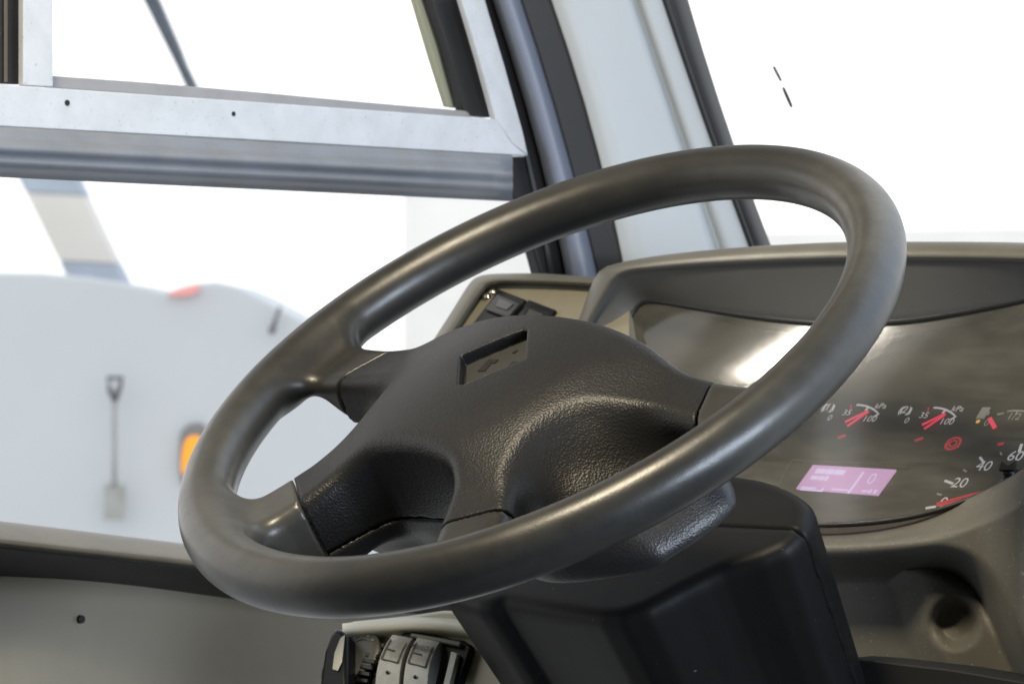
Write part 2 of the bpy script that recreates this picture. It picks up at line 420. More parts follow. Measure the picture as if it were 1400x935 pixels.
# ------------------------------------------------------------------ STEERING COLUMN
colm = empty('steering_column', WC-NW*.145, 'black plastic steering column cover with rounded lid, below the steering wheel', 'steering column', (U, V_, NW))
KP = [(-95, -45), (-97, 10), (-95, 60), (-75, 80), (-31, 92), (31, 92), (68, 84), (90, 68), (96, 45), (97, 0), (95, -45)]
CI = ROOT[colm.name].inverted()
KP = []
for x_, y_ in ((1030, 648), (1072, 662), (1104, 684), (1108, 700), (1085, 735), (1000, 770), (930, 806), (850, 842), (760, 836), (672, 816), (640, 822), (600, 790)):
    p_ = CI @ hit(x_, y_, WC-NW*.145, NW); KP.append((p_.x, p_.y))
KP += [(-.105, .02), (-.095, .07), (-.06, .092), (-.02, .098)]
cx_ = sum(a for a, b in KP)/len(KP); cy_ = sum(b for a, b in KP)/len(KP)
KP = [(cx_+(a-cx_)*(1-.013/math.hypot(a-cx_, b-cy_)), cy_+(b-cy_)*(1-.013/math.hypot(a-cx_, b-cy_))) for a, b in KP]
KP = [(v.x, v.y) for v in closed_spl([(x, y, 0) for x, y in KP], 3)]
print('KP', [(round(a, 3), round(b, 3)) for a, b in KP[::3]])
def shroud(P, Q, Z):
    s = 1-.13*np.clip(-Z, 0, .4)/.13
    s = np.maximum(s, .6)
    d = (poly_sdf(P/s, Q/s+0*P, KP)-.013)*s
    lid = Z+.0*Q
    return smax(d, lid, .011)
def shroud_up(P, Q, Z): return np.maximum(np.maximum(shroud(P, Q, Z), .0428-Q), -.42-Z)
def shroud_lo(P, Q, Z): return np.maximum(np.maximum(shroud(P, Q, Z), Q-.0415), -.42-Z)
sdf_obj('upper_cover', shroud_up, (-.13, .03, -.42), (.13, .12, .005), .003, M['column'], colm)
sdf_obj('lower_cover', shroud_lo, (-.13, -.09, -.42), (.13, .05, .005), .003, M['column'], colm)

# ------------------------------------------------------------------ DASHBOARD
AL = math.radians(46)
CN = Vector((0, -math.cos(AL), math.sin(AL))); CX = Vector((1, 0, 0)); CU = Vector((0, math.sin(AL), math.cos(AL)))
D0 = hitY(1155, 658, .30)
dash = empty('dashboard', hitY(1150, 900, .3), 'grey-olive driver dashboard with hooded instrument panel, behind the steering wheel', 'dashboard')
def cp(px, py, lift=0): return hit(px, py, D0+CN*lift, CN)
# instrument face and lens
border = [(846, 457), (862, 428), (889, 409), (950, 418), (1025, 430), (1111, 439), (1214, 439), (1328, 423), (1400, 407), (1470, 385), (1500, 520), (1450, 595), (1400, 640), (1345, 673), (1270, 700), (1190, 714), (1100, 717), (1000, 700), (900, 600)]
LB = .012
face_poly = [hit(px, py, D0-CN*.0, CN) for px, py in border]
panel = prism('instrument_panel', [p+(p-D0).normalized()*.012 for p in face_poly], -CN*.02, M['dial'], dash)
# the lens: a gently curved sheet in front of the face
fcen = sum(face_poly, Vector())/len(face_poly)
def lens_lift(y): return LB+1.9*max(0., y-.03)**2
def cpl(px, py, extra=0):
    p = cp(px, py, LB)
    for _ in range(6): p = cp(px, py, lens_lift((p-D0).dot(CU))+extra)
    return p
lp = closed_spl([hit(px, py, D0+CN*LB, CN) for px, py in [(b.x, b.y) for b in [Vector((x, y, 0)) for x, y in border]]], 4)
lp = [cp(700+F_PX*(p-CAM).dot(RIGHT)/(p-CAM).dot(DEPTH), 467.5-F_PX*(p-CAM).z/(p-CAM).dot(DEPTH), 0) for p in lp]
lpx = [(700+F_PX*(p-CAM).dot(RIGHT)/(p-CAM).dot(DEPTH), 467.5-F_PX*(p-CAM).z/(p-CAM).dot(DEPTH)) for p in lp]
Vv = []; Fc = []; rings = 24; n = len(lpx); c0 = (1180, 570)
for i in range(1, rings+1):
    t = i/rings
    for x, y in lpx: Vv.append(cpl(c0[0]+(x-c0[0])*t, c0[1]+(y-c0[1])*t))
for i in range(rings-1):
    for j in range(n): Fc.append((i*n+j, (i+1)*n+j, (i+1)*n+(j+1) % n, i*n+(j+1) % n))
Fc.append(tuple(range(n)))
Fc.pop(); Vv.append(cpl(*c0)); Fc += [(len(Vv)-1, k, (k+1) % n) for k in range(n)]
a_, b_, c_ = (Vv[i] for i in Fc[len(Fc)//2][:3])
if (b_-a_).cross(c_-a_).dot(CN) < 0: Fc = [tuple(reversed(f)) for f in Fc]
lens = mesh_obj('lens', Vv, Fc, M['lens'], dash, fix=False)

txt_cache = {}
def text_mesh(s, bold=0.):
    cu = bpy.data.curves.new('t', 'FONT'); cu.body = s; cu.align_x = 'CENTER'; cu.align_y = 'CENTER'; cu.resolution_u = 3; cu.extrude = .0; cu.offset = bold
    o = bpy.data.objects.new('t', cu); COL.objects.link(o)
    dg = bpy.context.evaluated_depsgraph_get(); me = bpy.data.meshes.new_from_object(o.evaluated_get(dg))
    vs = [v.co.copy() for v in me.vertices]; fs = [tuple(p.vertices) for p in me.polygons]
    bpy.data.objects.remove(o); bpy.data.curves.remove(cu); bpy.data.meshes.remove(me)
    return vs, fs
def put_text(name, s, c, size, m, parent, ex=CX, ey=CU, n=CN, shear=.0, lift=.0006, bold=0.):
    vs, fs = text_mesh(s, bold)
    V = [c+ex*((v.x+shear*v.y)*size)+ey*(v.y*size)+n*lift for v in vs]
    return mesh_obj(name, V, fs, m, parent, smooth=False, fix=False)
def strip(name, pix, w, m, parent, lift=.0008, pl=cp):
    """a thin printed stroke along pixel points, w metres wide, on the panel plane"""
    P = [pl(x, y, lift) for x, y in pix]; V = []; Fc = []
    for i, p in enumerate(P):
        t = (P[min(i+1, len(P)-1)]-P[max(i-1, 0)]).normalized(); s = t.cross(CN)*w/2
        V += [p+s, p-s, p+s-CN*.0006, p-s-CN*.0006]
    for i in range(len(P)-1):
        a, b = i*4, i*4+4
        Fc += [(a, b, b+1, a+1), (a+2, a+3, b+3, b+2), (a, a+2, b+2, b), (a+1, b+1, b+3, a+3)]
    Fc += [(0, 1, 3, 2), (len(V)-4, len(V)-2, len(V)-1, len(V)-3)]
    return mesh_obj(name, V, Fc, m, parent, smooth=False)
def disc(name, px, py, r, m, parent, lift=.0008, inner=0):
    c = cp(px, py, lift); seg = 28; V = []; Fc = []
    for k in range(seg):
        a = 2*math.pi*k/seg; e = CX*math.cos(a)+CU*math.sin(a)
        V += [c+e*r, c+e*inner]
    for k in range(seg): Fc.append((2*k, 2*((k+1) % seg), 2*((k+1) % seg)+1, 2*k+1))
    return mesh_obj(name, V, Fc, m, parent, smooth=False)

def arc_px(a, b, c, n=9):  # quadratic through three pixel points
    out = []
    for i in range(n):
        t = i/(n-1); m_ = (2*b[0]-.5*a[0]-.5*c[0], 2*b[1]-.5*a[1]-.5*c[1])
        out.append(((1-t)**2*a[0]+2*t*(1-t)*m_[0]+t*t*c[0], (1-t)**2*a[1]+2*t*(1-t)*m_[1]+t*t*c[1]))
    return out
for k, (dx, dy) in enumerate(((0, 0), (105.3, 3.8))):
    q = lambda x, y: (x+dx, y+dy)
    put_text('gauge_symbol', '(%d)' % (k+1), cp(*q(1132.5, 557.5)), .0092, M['mark'], panel)
    strip('symbol_bracket', [q(1125, 561), q(1128, 554), q(1132, 552.5)], .0009, M['mark'], panel)
    strip('symbol_bracket', [q(1133, 562.3), q(1137.5, 561), q(1141, 553.5)], .0009, M['mark'], panel)
    put_text('scale_number', '0', cp(*q(1135, 572)), .0075, M['mark'], panel)
    put_text('scale_number', '35', cp(*q(1158.5, 565)), .0075, M['mark'], panel)
    put_text('scale_number', '100', cp(*q(1189.5, 573.5)), .0080, M['mark'], panel)
    put_text('unit_mark', 'kPa', cp(*q(1205, 556)), .0070, M['mark'], panel)
    strip('scale_arc', arc_px(q(1171, 553), q(1188, 556), q(1201, 565))+[q(1194, 569.5)], .0012, M['mark'], panel)
    strip('scale_tick', [q(1187.5, 555.5), q(1183, 560.5)], .0013, M['mark'], panel)
    strip('gauge_needle', [q(1155, 576.5), q(1186.5, 561)], .0017, M['red'], panel, .0022)
    strip('gauge_needle', [q(1158, 582), q(1187, 562)], .0017, M['red'], panel, .0030)
    strip('dim_red_mark', [q(1145.5, 598), q(1156, 594.5)], .0020, M['reddim'], panel)
    strip('dim_red_mark', [q(1162.5, 560), q(1164, 553)], .0007, M['reddim'], panel)
# fuel gauge
c = cp(1345, 565)
fp = [c+CX*x*.001+CU*y*.001 for x, y in ((-3.5, -5), (3, -5), (3, 5), (-3.5, 5))]
prism('fuel_symbol', fp, CN*.0006, M['markdim'], panel)
strip('fuel_symbol', [(1350.5, 561), (1352, 563), (1349.5, 567)], .0010, M['markdim'], panel)
strip('gauge_needle', [(1352.5, 571), (1360, 584.5)], .0030, M['red'], panel, .003)
disc('amber_light', 1337, 576, .0016, M['amber'], panel)
put_text('scale_number', '0', cp(1349.5, 579), .0085, M['markdim'], panel)
put_text('scale_number', '1/2', cp(1387, 570.5), .0085, M['markdim'], panel)
strip('scale_arc', [(1363, 566), (1372, 564.5)], .0011, M['markdim'], panel)
strip('scale_arc', arc_px((1377, 562), (1392, 561), (1412, 564)), .0011, M['markdim'], panel)
strip('scale_tick', [(1391, 562), (1388.5, 566)], .0011, M['markdim'], panel)
# red warning symbol
disc('warning_symbol', 1303, 606, .0062, M['reddim'], panel, inner=.0044)
disc('warning_symbol', 1303, 606, .0034, M['reddim'], panel, inner=.0020)
strip('warning_symbol', [(1293.5, 609), (1297, 601)], .0012, M['reddim'], panel)
strip('warning_symbol', [(1309, 611), (1313, 603)], .0012, M['reddim'], panel)
strip('dim_red_mark', [(1364, 607), (1372, 605.5)], .0018, M['reddim'], panel)
# speedometer
for s, x, y in (('0', 1290.5, 688.5), ('20', 1313.5, 662), ('40', 1346.5, 639), ('60', 1389.5, 625.5)):
    put_text('speed_number', s, cp(x, y), .0122, M['mark'], panel, lift=.0012)
for a, b in (((1265.5, 694), (1279, 692)), ((1291.5, 656.5), (1302.5, 660.5)), ((1339.5, 624.5), (1345, 632)), ((1396.5, 606.5), (1393, 617))):
    strip('scale_tick', [a, b], .0017, M['mark'], panel)
for a, b in (((1281, 674.5), (1287, 676)), ((1317, 641.5), (1321, 644)), ((1367.5, 618), (1369, 621))):
    strip('scale_tick', [a, b], .0011, M['markdim'], panel)
strip('speed_needle', [(1280, 688), (1352, 669.5)], .0016, M['reddim'], panel, .004)
strip('speed_needle', [(1281, 690.5), (1345, 677)], .0016, M['reddim'], panel, .0045)
# lilac screen with its bezel
strip('screen_bezel', [(1062, 668), (1080, 633), (1086, 629), (1180, 633), (1240, 639)], .0010, M['dashdark'], panel)
scr_px = [(1112.5, 637), (1226, 643.5), (1201, 677.8), (1089.5, 669)]
screen = prism('display_screen', [cp(x, y, .0004) for x, y in scr_px], CN*.0012, M['screen'], panel)
def on_screen(u, v):
    a, b, c_, d = scr_px
    return (a[0]*(1-u)*(1-v)+b[0]*u*(1-v)+c_[0]*u*v+d[0]*(1-u)*v, a[1]*(1-u)*(1-v)+b[1]*u*(1-v)+c_[1]*u*v+d[1]*(1-u)*v)
def sstrip(u0, v0, u1, v1, w): strip('screen_text', [on_screen(u0, v0), on_screen(u1, v1)], w, M['screentext'], screen, .0023)
SCREEN_JOBS = [(u, .08, u, .26, .0016) for u in (.07, .10, .13, .16, .20, .23, .26, .30, .33, .36, .39)]+[(u, .38, u, .52, .0016) for u in (.07, .10, .13, .17, .20)]+[(.245, .36, .245, .53, .0022)]
SCREEN_JOBS += [(.62, .10, .62, .98, .0013), (.03, .88, .20, .88, .0011), (.03, .97, .30, .97, .0009), (.40, .86, .60, .86, .0007), (.29, .85, .29, .98, .001), (.76, .84, .83, .84, .0012), (.86, .76, .86, .90, .0016), (.92, .76, .92, .90, .0016)]
ROOT_SCREEN = True
for j in SCREEN_JOBS: sstrip(*j)
put_text('screen_text', '0', cp(*on_screen(.83, .50)), .0135, M['screentext'], screen, lift=.0030)
# knob in the corner of the lens
knob_c = cp(1386, 655, .0085)
knob = lathe('reset_knob', knob_c, CN, [(.0060, 0), (.0060, .004), (.0042, .006), (.0042, .008), (.0035, .009)], M['black'], dash, 20)
prism('pointer', [knob_c+CN*.0088+CX*x+CU*y for x, y in ((-.005, -.002), (-.0065, .005), (0, .0015), (.0045, .0065), (.006, -.002))], CN*.002, M['black'], knob)
lathe('knob_recess', cp(1392, 662, .0118), CN, [(.0150, 0), (.0150, .0010), (.0140, .0013)], M['dial'], dash, 28)

# hood: outer lip -> inner lip -> lens border
Y_LIP = .36
outer = [(770, 490), (790, 447), (808, 398), (822, 372), (848, 362), (900, 352.5), (968, 345), (1043, 339), (1100, 336), (1157, 334), (1270, 333.5), (1400, 335), (1520, 342)]
inner = [(790, 480), (807, 441), (832, 398), (846, 378), (866, 370), (900, 367), (960, 363), (1030, 359.5), (1100, 357), (1157, 355.5), (1270, 355), (1400, 357), (1520, 365)]
lensb = [(825, 495), (846, 457), (862, 428), (875, 413), (889, 409), (915, 412), (950, 418), (1025, 430), (1111, 439.5), (1170, 440.5), (1260, 434), (1400, 408), (1520, 375)]
NS = 60
def rowY(pix, Y, n=NS): return [hitY(p.x, p.y, Y) for p in spl([(x, y, 0) for x, y in pix], n)]
def rowC(pix, lift, n=NS): return [cp(p.x, p.y, lift) for p in spl([(x, y, 0) for x, y in pix], n)]
o_r = spl([(x, y, 0) for x, y in outer], NS); i_r = spl([(x, y, 0) for x, y in inner], NS)
rows = []
cen = hitY(1130, 470, Y_LIP)
back = [hitY(p.x, p.y, Y_LIP)+Vector((0, .45, -.03))-(hitY(p.x, p.y, Y_LIP)-cen)*.12 for p in o_r]
rows.append(back)
rows.append([hitY(p.x, p.y, Y_LIP)+Vector((0, .05, 0)) + (cen-hitY(p.x, p.y, Y_LIP)).normalized()*.004 for p in o_r])
for k in range(9):   # rounded lip
    a = math.pi*.5*k/8
    rows.append([hitY(po.x+(pi.x-po.x)*(1-math.cos(a))*.9, po.y+(pi.y-po.y)*(1-math.cos(a))*.9, Y_LIP-.016*math.sin(a)+.006) for po, pi in zip(o_r, i_r)])
hood = loft('hood', rows, M['dash'], dash, thick=.003)
l_r = [cpl(p.x, p.y, .002) for p in spl([(x, y, 0) for x, y in lensb], NS)]
rows = []
last = [hitY(po.x+(pi.x-po.x)*.9, po.y+(pi.y-po.y)*.9, Y_LIP-.010) for po, pi in zip(o_r, i_r)]
first = [hitY(pi.x, pi.y, Y_LIP-.006) for pi in i_r]
rows = [last, first]
for k in range(1, 9): rows.append([a.lerp(b, k/8) for a, b in zip(first, l_r)])
rows.append([b-CN*.012 for b in l_r])
loft('hood_lining', rows, M['dashdark'], dash, thick=.002)
# dark gasket along the lens edge
tube_path('lens_gasket', [p-CN*.001 for p in l_r][4:], .0022, M['rubber'], dash, 8)
low_b = [(900, 600), (960, 670), (1030, 706), (1100, 717), (1190, 714.5), (1270, 701), (1345, 674), (1400, 641), (1450, 598), (1500, 530)]
tube_path('lens_gasket', rowC(low_b, LB+.001), .0018, M['rubber'], dash, 8)

# lower dash: one moulded sheet with ledge, recess and socket boss
ledge = [(1040, 752), (1150, 752), (1250, 750), (1300, 753), (1335, 768), (1362, 800), (1382, 845), (1400, 885), (1440, 960)]
ledge_s = [(p.x, p.y) for p in spl([(x, y, 0) for x, y in ledge], 60)]
boss_px = [(1218, 772), (1240, 795), (1252, 825), (1257, 865), (1268, 905), (1290, 960), (1440, 960), (1440, 900), (1380, 850), (1345, 800), (1300, 770), (1255, 762)]
low_s = [(p.x, p.y) for p in spl([(x, y, 0) for x, y in low_b], 60)]
HC = (1308, 851); HR = 30
NSg, NTg = 190, 150
far_b = [(900, 985), (960, 990), (1040, 990), (1110, 992), (1200, 995), (1300, 1000), (1400, 1000), (1480, 960), (1540, 850), (1580, 700)]
B_s = spl([(x, y, 0) for x, y in low_b], NSg); O_s = spl([(x, y, 0) for x, y in far_b], NSg)
tt = np.linspace(0, 1, NTg)**1.15
GX = np.array([[b.x+(o.x-b.x)*t for t in tt] for b, o in zip(B_s, O_s)]); GY = np.array([[b.y+(o.y-b.y)*t for t in tt] for b, o in zip(B_s, O_s)])
region = ledge_s+[(1700, 960), (1700, 400), (1040, 400)]
dl = poly_sdf(GX, GY, region)          # <0 above/right of ledge
db = poly_sdf(GX, GY, boss_px)
dlow = poly_sdf(GX, GY, low_s+[(1500, 400), (900, 400)])
dh = np.sqrt((GX-HC[0])**2+((GY-HC[1])*.93)**2)-HR
prot = .012+.040*sstep(0, 42, dlow)+.02*sstep(1330, 1400, GX)
prot = prot*(1-sstep(-12, 48, dl))
prot = np.maximum(prot, .022*sstep(22, -30, db)*sstep(-8, 22, dl))
prot = prot-.011*sstep(9, -9, dh)-.004*sstep(0, -30, dh)
Vv = [hitY(GX[i, j], GY[i, j], .285-prot[i, j]) for i in range(NSg) for j in range(NTg)]
Fc = [(i*NTg+j, (i+1)*NTg+j, (i+1)*NTg+j+1, i*NTg+j+1) for i in range(NSg-1) for j in range(NTg-1)]
lowdash = mesh_obj('lower_panel', Vv, Fc, M['lower'], dash); solidify(lowdash, .003, 0)
# dark trim below
prism('lower_trim', [hitY(x, y, .20) for x, y in ((1150, 900), (1195, 903), (1300, 915), (1400, 932), (1480, 944), (1480, 1010), (1150, 1010))], Vector((0, .03, 0)), M['slot'], dash, .001)

# side pod with rocker switches (left of the hood)
PN = CN; PO = hitY(700, 430, .36)
def pp(px, py, lift=0): return hit(px, py, PO+PN*lift, PN)
pod_out = [(560, 520), (590, 469), (618, 425), (640, 390), (650, 380), (664, 375.5), (690, 374), (740, 374), (800, 378), (860, 382), (860, 520)]
pod_in = [(585, 520), (612, 474), (640, 430), (662, 400), (672, 392), (684, 389.5), (700, 389), (745, 390), (796, 392), (860, 396), (860, 520)]
side = prism('switch_panel', [pp(x, y, -.004) for x, y in pod_out], -PN*.02, M['pod'], dash)
po_ = spl([(x, y, 0) for x, y in pod_out[:-1]], 50); pi_ = spl([(x, y, 0) for x, y in pod_in[:-1]], 50)
rows = []
for k in range(11):
    t = k/10; h = .010*math.sin(math.pi*t)**.7 - .004
    rows.append([pp(a.x+(b.x-a.x)*t, a.y+(b.y-a.y)*t, h) for a, b in zip(po_, pi_)])
loft('panel_trim', rows, M['podtrim'], side)
rows = [[pp(a.x, a.y, -.004) for a in po_], [pp(a.x, a.y, -.004)-PN*.05 for a in po_]]
loft('panel_skirt', rows, M['podtrim'], side)
for dx, dy in ((0, 0), (41, 14)):
    fr = [(684, 399), (722, 413.5), (682, 466), (644, 452)]
    fr = [(x+dx, y+dy) for x, y in fr]
    sw = prism('rocker_switch', [pp(x, y, -.004) for x, y in fr], PN*.003, M['black'], side, .001)
    ins = [(682, 404), (715, 417), (697, 437), (664, 425)]
    ins = [(x+dx, y+dy) for x, y in ins]
    k_ = prism('rocker_paddle', [pp(x, y, -.0008) for x, y in ins], PN*.0022, M['blackgloss'], sw, .001)
    ins = [(683, 408.5), (702, 416), (693, 424), (678, 419)]
    prism('symbol_window', [pp(x+dx, y+dy, .0016) for x, y in ins], PN*.0005, mat('smoky_window', (.05, .048, .042), .25), sw)
prism('switch_rim', [pp(x, y, .0015) for x, y in ((648, 447), (668, 455), (665, 459), (645, 451))], PN*.004, M['podtrim'], side, .001)
for x, y in ((674.5, 400.5), (667, 407)):
    lathe('screw', pp(x, y, -.004), PN, [(.0042, 0), (.0042, .0018), (.003, .0032), (.001, .0036)], M['chrome'], side, 16)

# lamp switch console, lower left of the column
KA = math.radians(34); KN = Vector((.12, -math.cos(KA), math.sin(KA))).normalized(); KO = hitY(555, 890, .10)
KX = (CX-KN*KN.x).normalized(); KU = KN.cross(KX)
def kp(px, py, lift=0): return hit(px, py, KO+KN*lift, KN)
con_px = [(425, 1000), (443, 930), (452, 890), (466, 856), (480, 846), (560, 838), (606, 831), (700, 832), (760, 900), (760, 1000)]
con = prism('lamp_switch_console', [kp(x, y) for x, y in con_px], -KN*.05, M['console'], dash, .004)
# raised brow over the switches
rows = []
for k in range(8):
    t = k/7
    rows.append([kp(p.x, p.y+26*t, .012*math.sin(math.pi*t)) for p in spl([(468, 852, 0), (520, 846, 0), (580, 843, 0), (640, 848, 0), (720, 865, 0)], 30)])
loft('console_brow', rows, M['console'], con)
bez = prism('knob_bezel', [kp(x, y, .001) for x, y in [(p.x, p.y) for p in closed_spl([(443, 935, 0), (452, 895, 0), (466, 872, 0), (490, 862, 0), (512, 872, 0), (516, 900, 0), (505, 940, 0), (470, 970, 0)], 5)]], KN*.003, M['black'], con)
kc = kp(493, 896, .005)
lathe('knob_disc', kc, KN, [(.0165, 0), (.0165, .003), (.0158, .0036), (.0105, .0037), (.0103, .003)], M['knobdisc'], con, 36)
for a in (55, 80, 105, 130):
    e = KX*math.cos(math.radians(a))+KU*math.sin(math.radians(a))
    prism('knob_mark', [kc+KN*.0037+e*.0132+KX*x+KU*y for x, y in ((-.0012, -.0009), (.0012, -.0009), (.0012, .0009), (-.0012, .0009))], KN*.0004, M['pod'], con)
prism('rotary_grip', [kp(x, y, .006) for x, y in ((473, 870), (481, 874), (489, 880), (489, 960), (450, 960), (458, 905), (466, 884))], KN*.014, M['black'], con, .003)
prism('grip_face', [kp(x, y, .0205) for x, y in ((466, 873), (472, 868), (468, 905), (462, 917), (455, 915), (458, 893))], KN*.001, M['console'], con, .0005)
slot = prism('thumbwheel_slot', [kp(x, y, .0012) for x, y in ((524, 884), (535, 886), (522, 935), (515, 960), (498, 960), (508, 925))], KN*.0008, M['slot'], con)
ax0 = kp(526, 884, 0); ax1 = kp(497, 960, 0)
dirn = (ax1-ax0).normalized(); wd = KX
for k in range(9):
    p = ax0.lerp(ax1, (k+.4)/9)+KN*.003
    prism('thumbwheel_rib', [p+wd*x+dirn*y+KN*(.004*math.sin(math.pi*(k+.5)/9)) for x, y in ((-.006, -.0016), (.004, -.0016), (.004, .0016), (-.006, .0016))], KN*.0025, M['blackgloss'] if k > 1 else M['knobdisc'], con, .0006)
rb = prism('rocker_bezel', [kp(x, y, .001) for x, y in ((548, 876), (563, 866), (640, 880), (652, 888), (630, 960), (622, 985), (515, 985))], KN*.006, M['black'], con, .002)
prism('bezel_lid', [kp(x, y, .0075) for x, y in ((565, 867), (634, 879), (631, 886), (563, 873))], KN*.003, M['podtrim'], con, .001)
def rocker(px4, words):
    a, b, c_, d = px4
    rows = []
    for k in range(13):
        t = k/12; h = .0075+.010*math.sin(math.pi*min(1, .16+t*.75))
        l = (a[0]+(d[0]-a[0])*t, a[1]+(d[1]-a[1])*t); r = (b[0]+(c_[0]-b[0])*t, b[1]+(c_[1]-b[1])*t)
        pl_ = kp(l[0], l[1], 0); pr_ = kp(r[0], r[1], 0)
        rows.append([pl_-KN*.0+KN*.004, pl_+KN*h, pl_.lerp(pr_, .5)+KN*(h+.0004), pr_+KN*h, pr_+KN*.004])
    o = loft('rocker_switch', rows, M['console2'], con); o.data.set_sharp_from_angle(angle=math.radians(40))
    def at(u, v, lift=.0008):
        h = .0075+.010*math.sin(math.pi*min(1, .16+v*.75))
        l = (a[0]+(d[0]-a[0])*v, a[1]+(d[1]-a[1])*v); r = (b[0]+(c_[0]-b[0])*v, b[1]+(c_[1]-b[1])*v)
        return kp(l[0]+(r[0]-l[0])*u, l[1]+(r[1]-l[1])*u, 0)+KN*(h+lift)
    def line(u0, v0, u1, v1, w=.0005):
        P = [at(u0+(u1-u0)*i/6, v0+(v1-v0)*i/6) for i in range(7)]
        tube_path('switch_outline', P, w, M['print'], o, 6)
    line(.12, .10, .10, .45); line(.10, .45, .86, .47); line(.86, .47, .90, .12); 
    ex = (at(.9, .2)-at(.1, .2)).normalized(); ey = (at(.5, .1)-at(.5, .3)).normalized()
    if words: put_text('switch_word', words, at(.5, .18), .0052, M['black'], o, ex, ey, KN, lift=.0010, bold=.015)
    line(.18, .27, .55, .29, .0006)
    c0_ = at(.5, .64)
    lathe('switch_dot', c0_, KN, [(.0012, 0), (.0012, .0008), (.0008, .001)], M['black'], o, 12)
M['console2'] = mat('satin_switch', (.22, .215, .19), .2, metal=.6, bump=[('noise', 260, .15, .0006)], var=.25, varscale=90)
rocker(((550, 880), (577, 885), (557, 970), (524, 965)), None)
rocker(((584, 884), (614, 890), (596, 978), (563, 972)), 'VEHICLE')
prism('rocker_switch', [kp(x, y, .007) for x, y in ((620, 893), (631, 896), (610, 980), (600, 978))], KN*.004, M['console2'], con, .001)

# ------------------------------------------------------------------ DOOR PANEL (below the side window)
XW = -.47
door = empty('door_panel', hitX(200, 930, XW), 'grey door panel with rounded black sill under the side window', 'door panel')
top_l = lambda x: 714+.122*x
mid_l = lambda x: 790+.0886*x
xs = [-80+i*(760/30) for i in range(31)]
rows = []
NR = 22
for k in range(NR+1):
    t = k/NR
    off = .004+.040*math.sin(min(1, t*1.15)*math.pi*.62) if t < .82 else None
    off = .004+.046*min(1, t/.36)**.8 if t < .36 else .050-.046*((t-.36)/.64)**1.3
    rows.append([hitX(x, top_l(x)+(mid_l(x)-top_l(x))*t, XW+off) for x in xs])
rows.insert(0, [hitX(x, top_l(x)+2, XW-.03) for x in xs])
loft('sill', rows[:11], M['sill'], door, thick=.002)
loft('sill_shade_strip', rows[10:], M['rubber'], door, thick=.002)  # undercut shade below the sill, put in as a black strip
rows = [[hitX(x, mid_l(x)-14+(1080-mid_l(x)+14)*t, XW+.008-.004*t+.006*math.sin(x*.011+t*3)) for x in xs] for t in (0, .15, .3, .5, .7, 1)]
loft('panel_sheet', rows, M['doorp'], door, thick=.003)
hc = hitX(110, 846, XW+.0150)
lathe('screw_hole', hc, Vector((1, 0, 0)), [(.0030, -.001), (.0028, .0018), (.0020, .0018)], M['slot'], door, 14)
# dents around the hole
# ------------------------------------------------------------------ SIDE WINDOW
win = empty('side_window', hitX(350, 200, XW), 'driver side sliding window with pale aluminium frame and grey-blue rubber rail', 'window')
XO = Vector((1, 0, 0))
def wpoly(name, pix, X, t, m, bw=.0008, parent=None): return prism(name, [hitX(x, y, X) for x, y in pix], XO*-t, m, parent or win, bw)
wpoly('bottom_frame', [(-60, 110), (0, 115.5), (340, 139), (678, 163), (700, 196), (722, 213.5), (350, 192), (0, 173), (-60, 170)], XW+.012, .006, M['alu'])
wpoly('side_frame', [(630, -4), (662, -4), (690, 90), (715, 180), (722.3, 213), (700, 196), (677.5, 162.5), (655, 80)], XW+.0115, .006, M['alu'])
wpoly('mullion', [(32, -60), (72, -60), (72.5, 60), (73, 119.5), (32, 117)], XW+.0112, .006, M['alu'])
wpoly('frame_channel', [(577, -40), (622, -40), (672, 161), (637, 158), (610, 60)], XW-.004, .010, M['rubber'])
wpoly('felt_strip', [(566, -8), (579, -8), (606, 80), (627, 148), (613, 146), (592, 80)], XW-.016, .006, M['olive'])
wpoly('track', [(72, 104), (200, 113), (350, 126), (500, 140), (640, 152), (645, 162), (350, 141), (72, 121)], XW-.004, .010, M['track'])
wpoly('dark_post', [(-60, -60), (31.5, -60), (31.5, 115.5), (-60, 112)], XW-.002, .008, M['rubber'])
wpoly('brown_streak', [(6, -60), (11, -60), (11, 113), (6, 113)], XW+.0, .001, mat('brown_streak', (.09, .07, .05), .5))
rows = []
for k in range(17):
    t = k/16
    rows.append([hitX(x, 173+.0565*x+(68-.009*x)*t - 0*x, XW+.004+.026*math.sin(math.pi*(.04+.92*t))**.8+.0025*math.sin(t*19)) for x in [-80+i*30 for i in range(27)]])
loft('rubber_rail', rows, M['railrub'], win, thick=.002)
wpoly('upper_pane', [(60, -80), (640, -80), (640, 155), (60, 112)], XW-.012, .003, M['pane'], 0)
wpoly('lower_pane', [(-80, 230), (720, 265), (790, 420), (790, 870), (-80, 770)], XW-.012, .003, M['pane'], 0)
for x, y, r in ((91, 141, .0022), (318.5, 156, .0018)):
    lathe('rivet_hole', hitX(x, y, XW+.0115), XO, [(r, 0), (r*.9, .0012), (r*.5, .0012)], M['slot'], win, 12)
wpoly('corner_seal', [(690, 214), (724, 214), (752, 290), (775, 420), (752, 420), (730, 340), (716, 275), (690, 269), (680, 240)], XW+.002, .012, M['rubber'], .002)

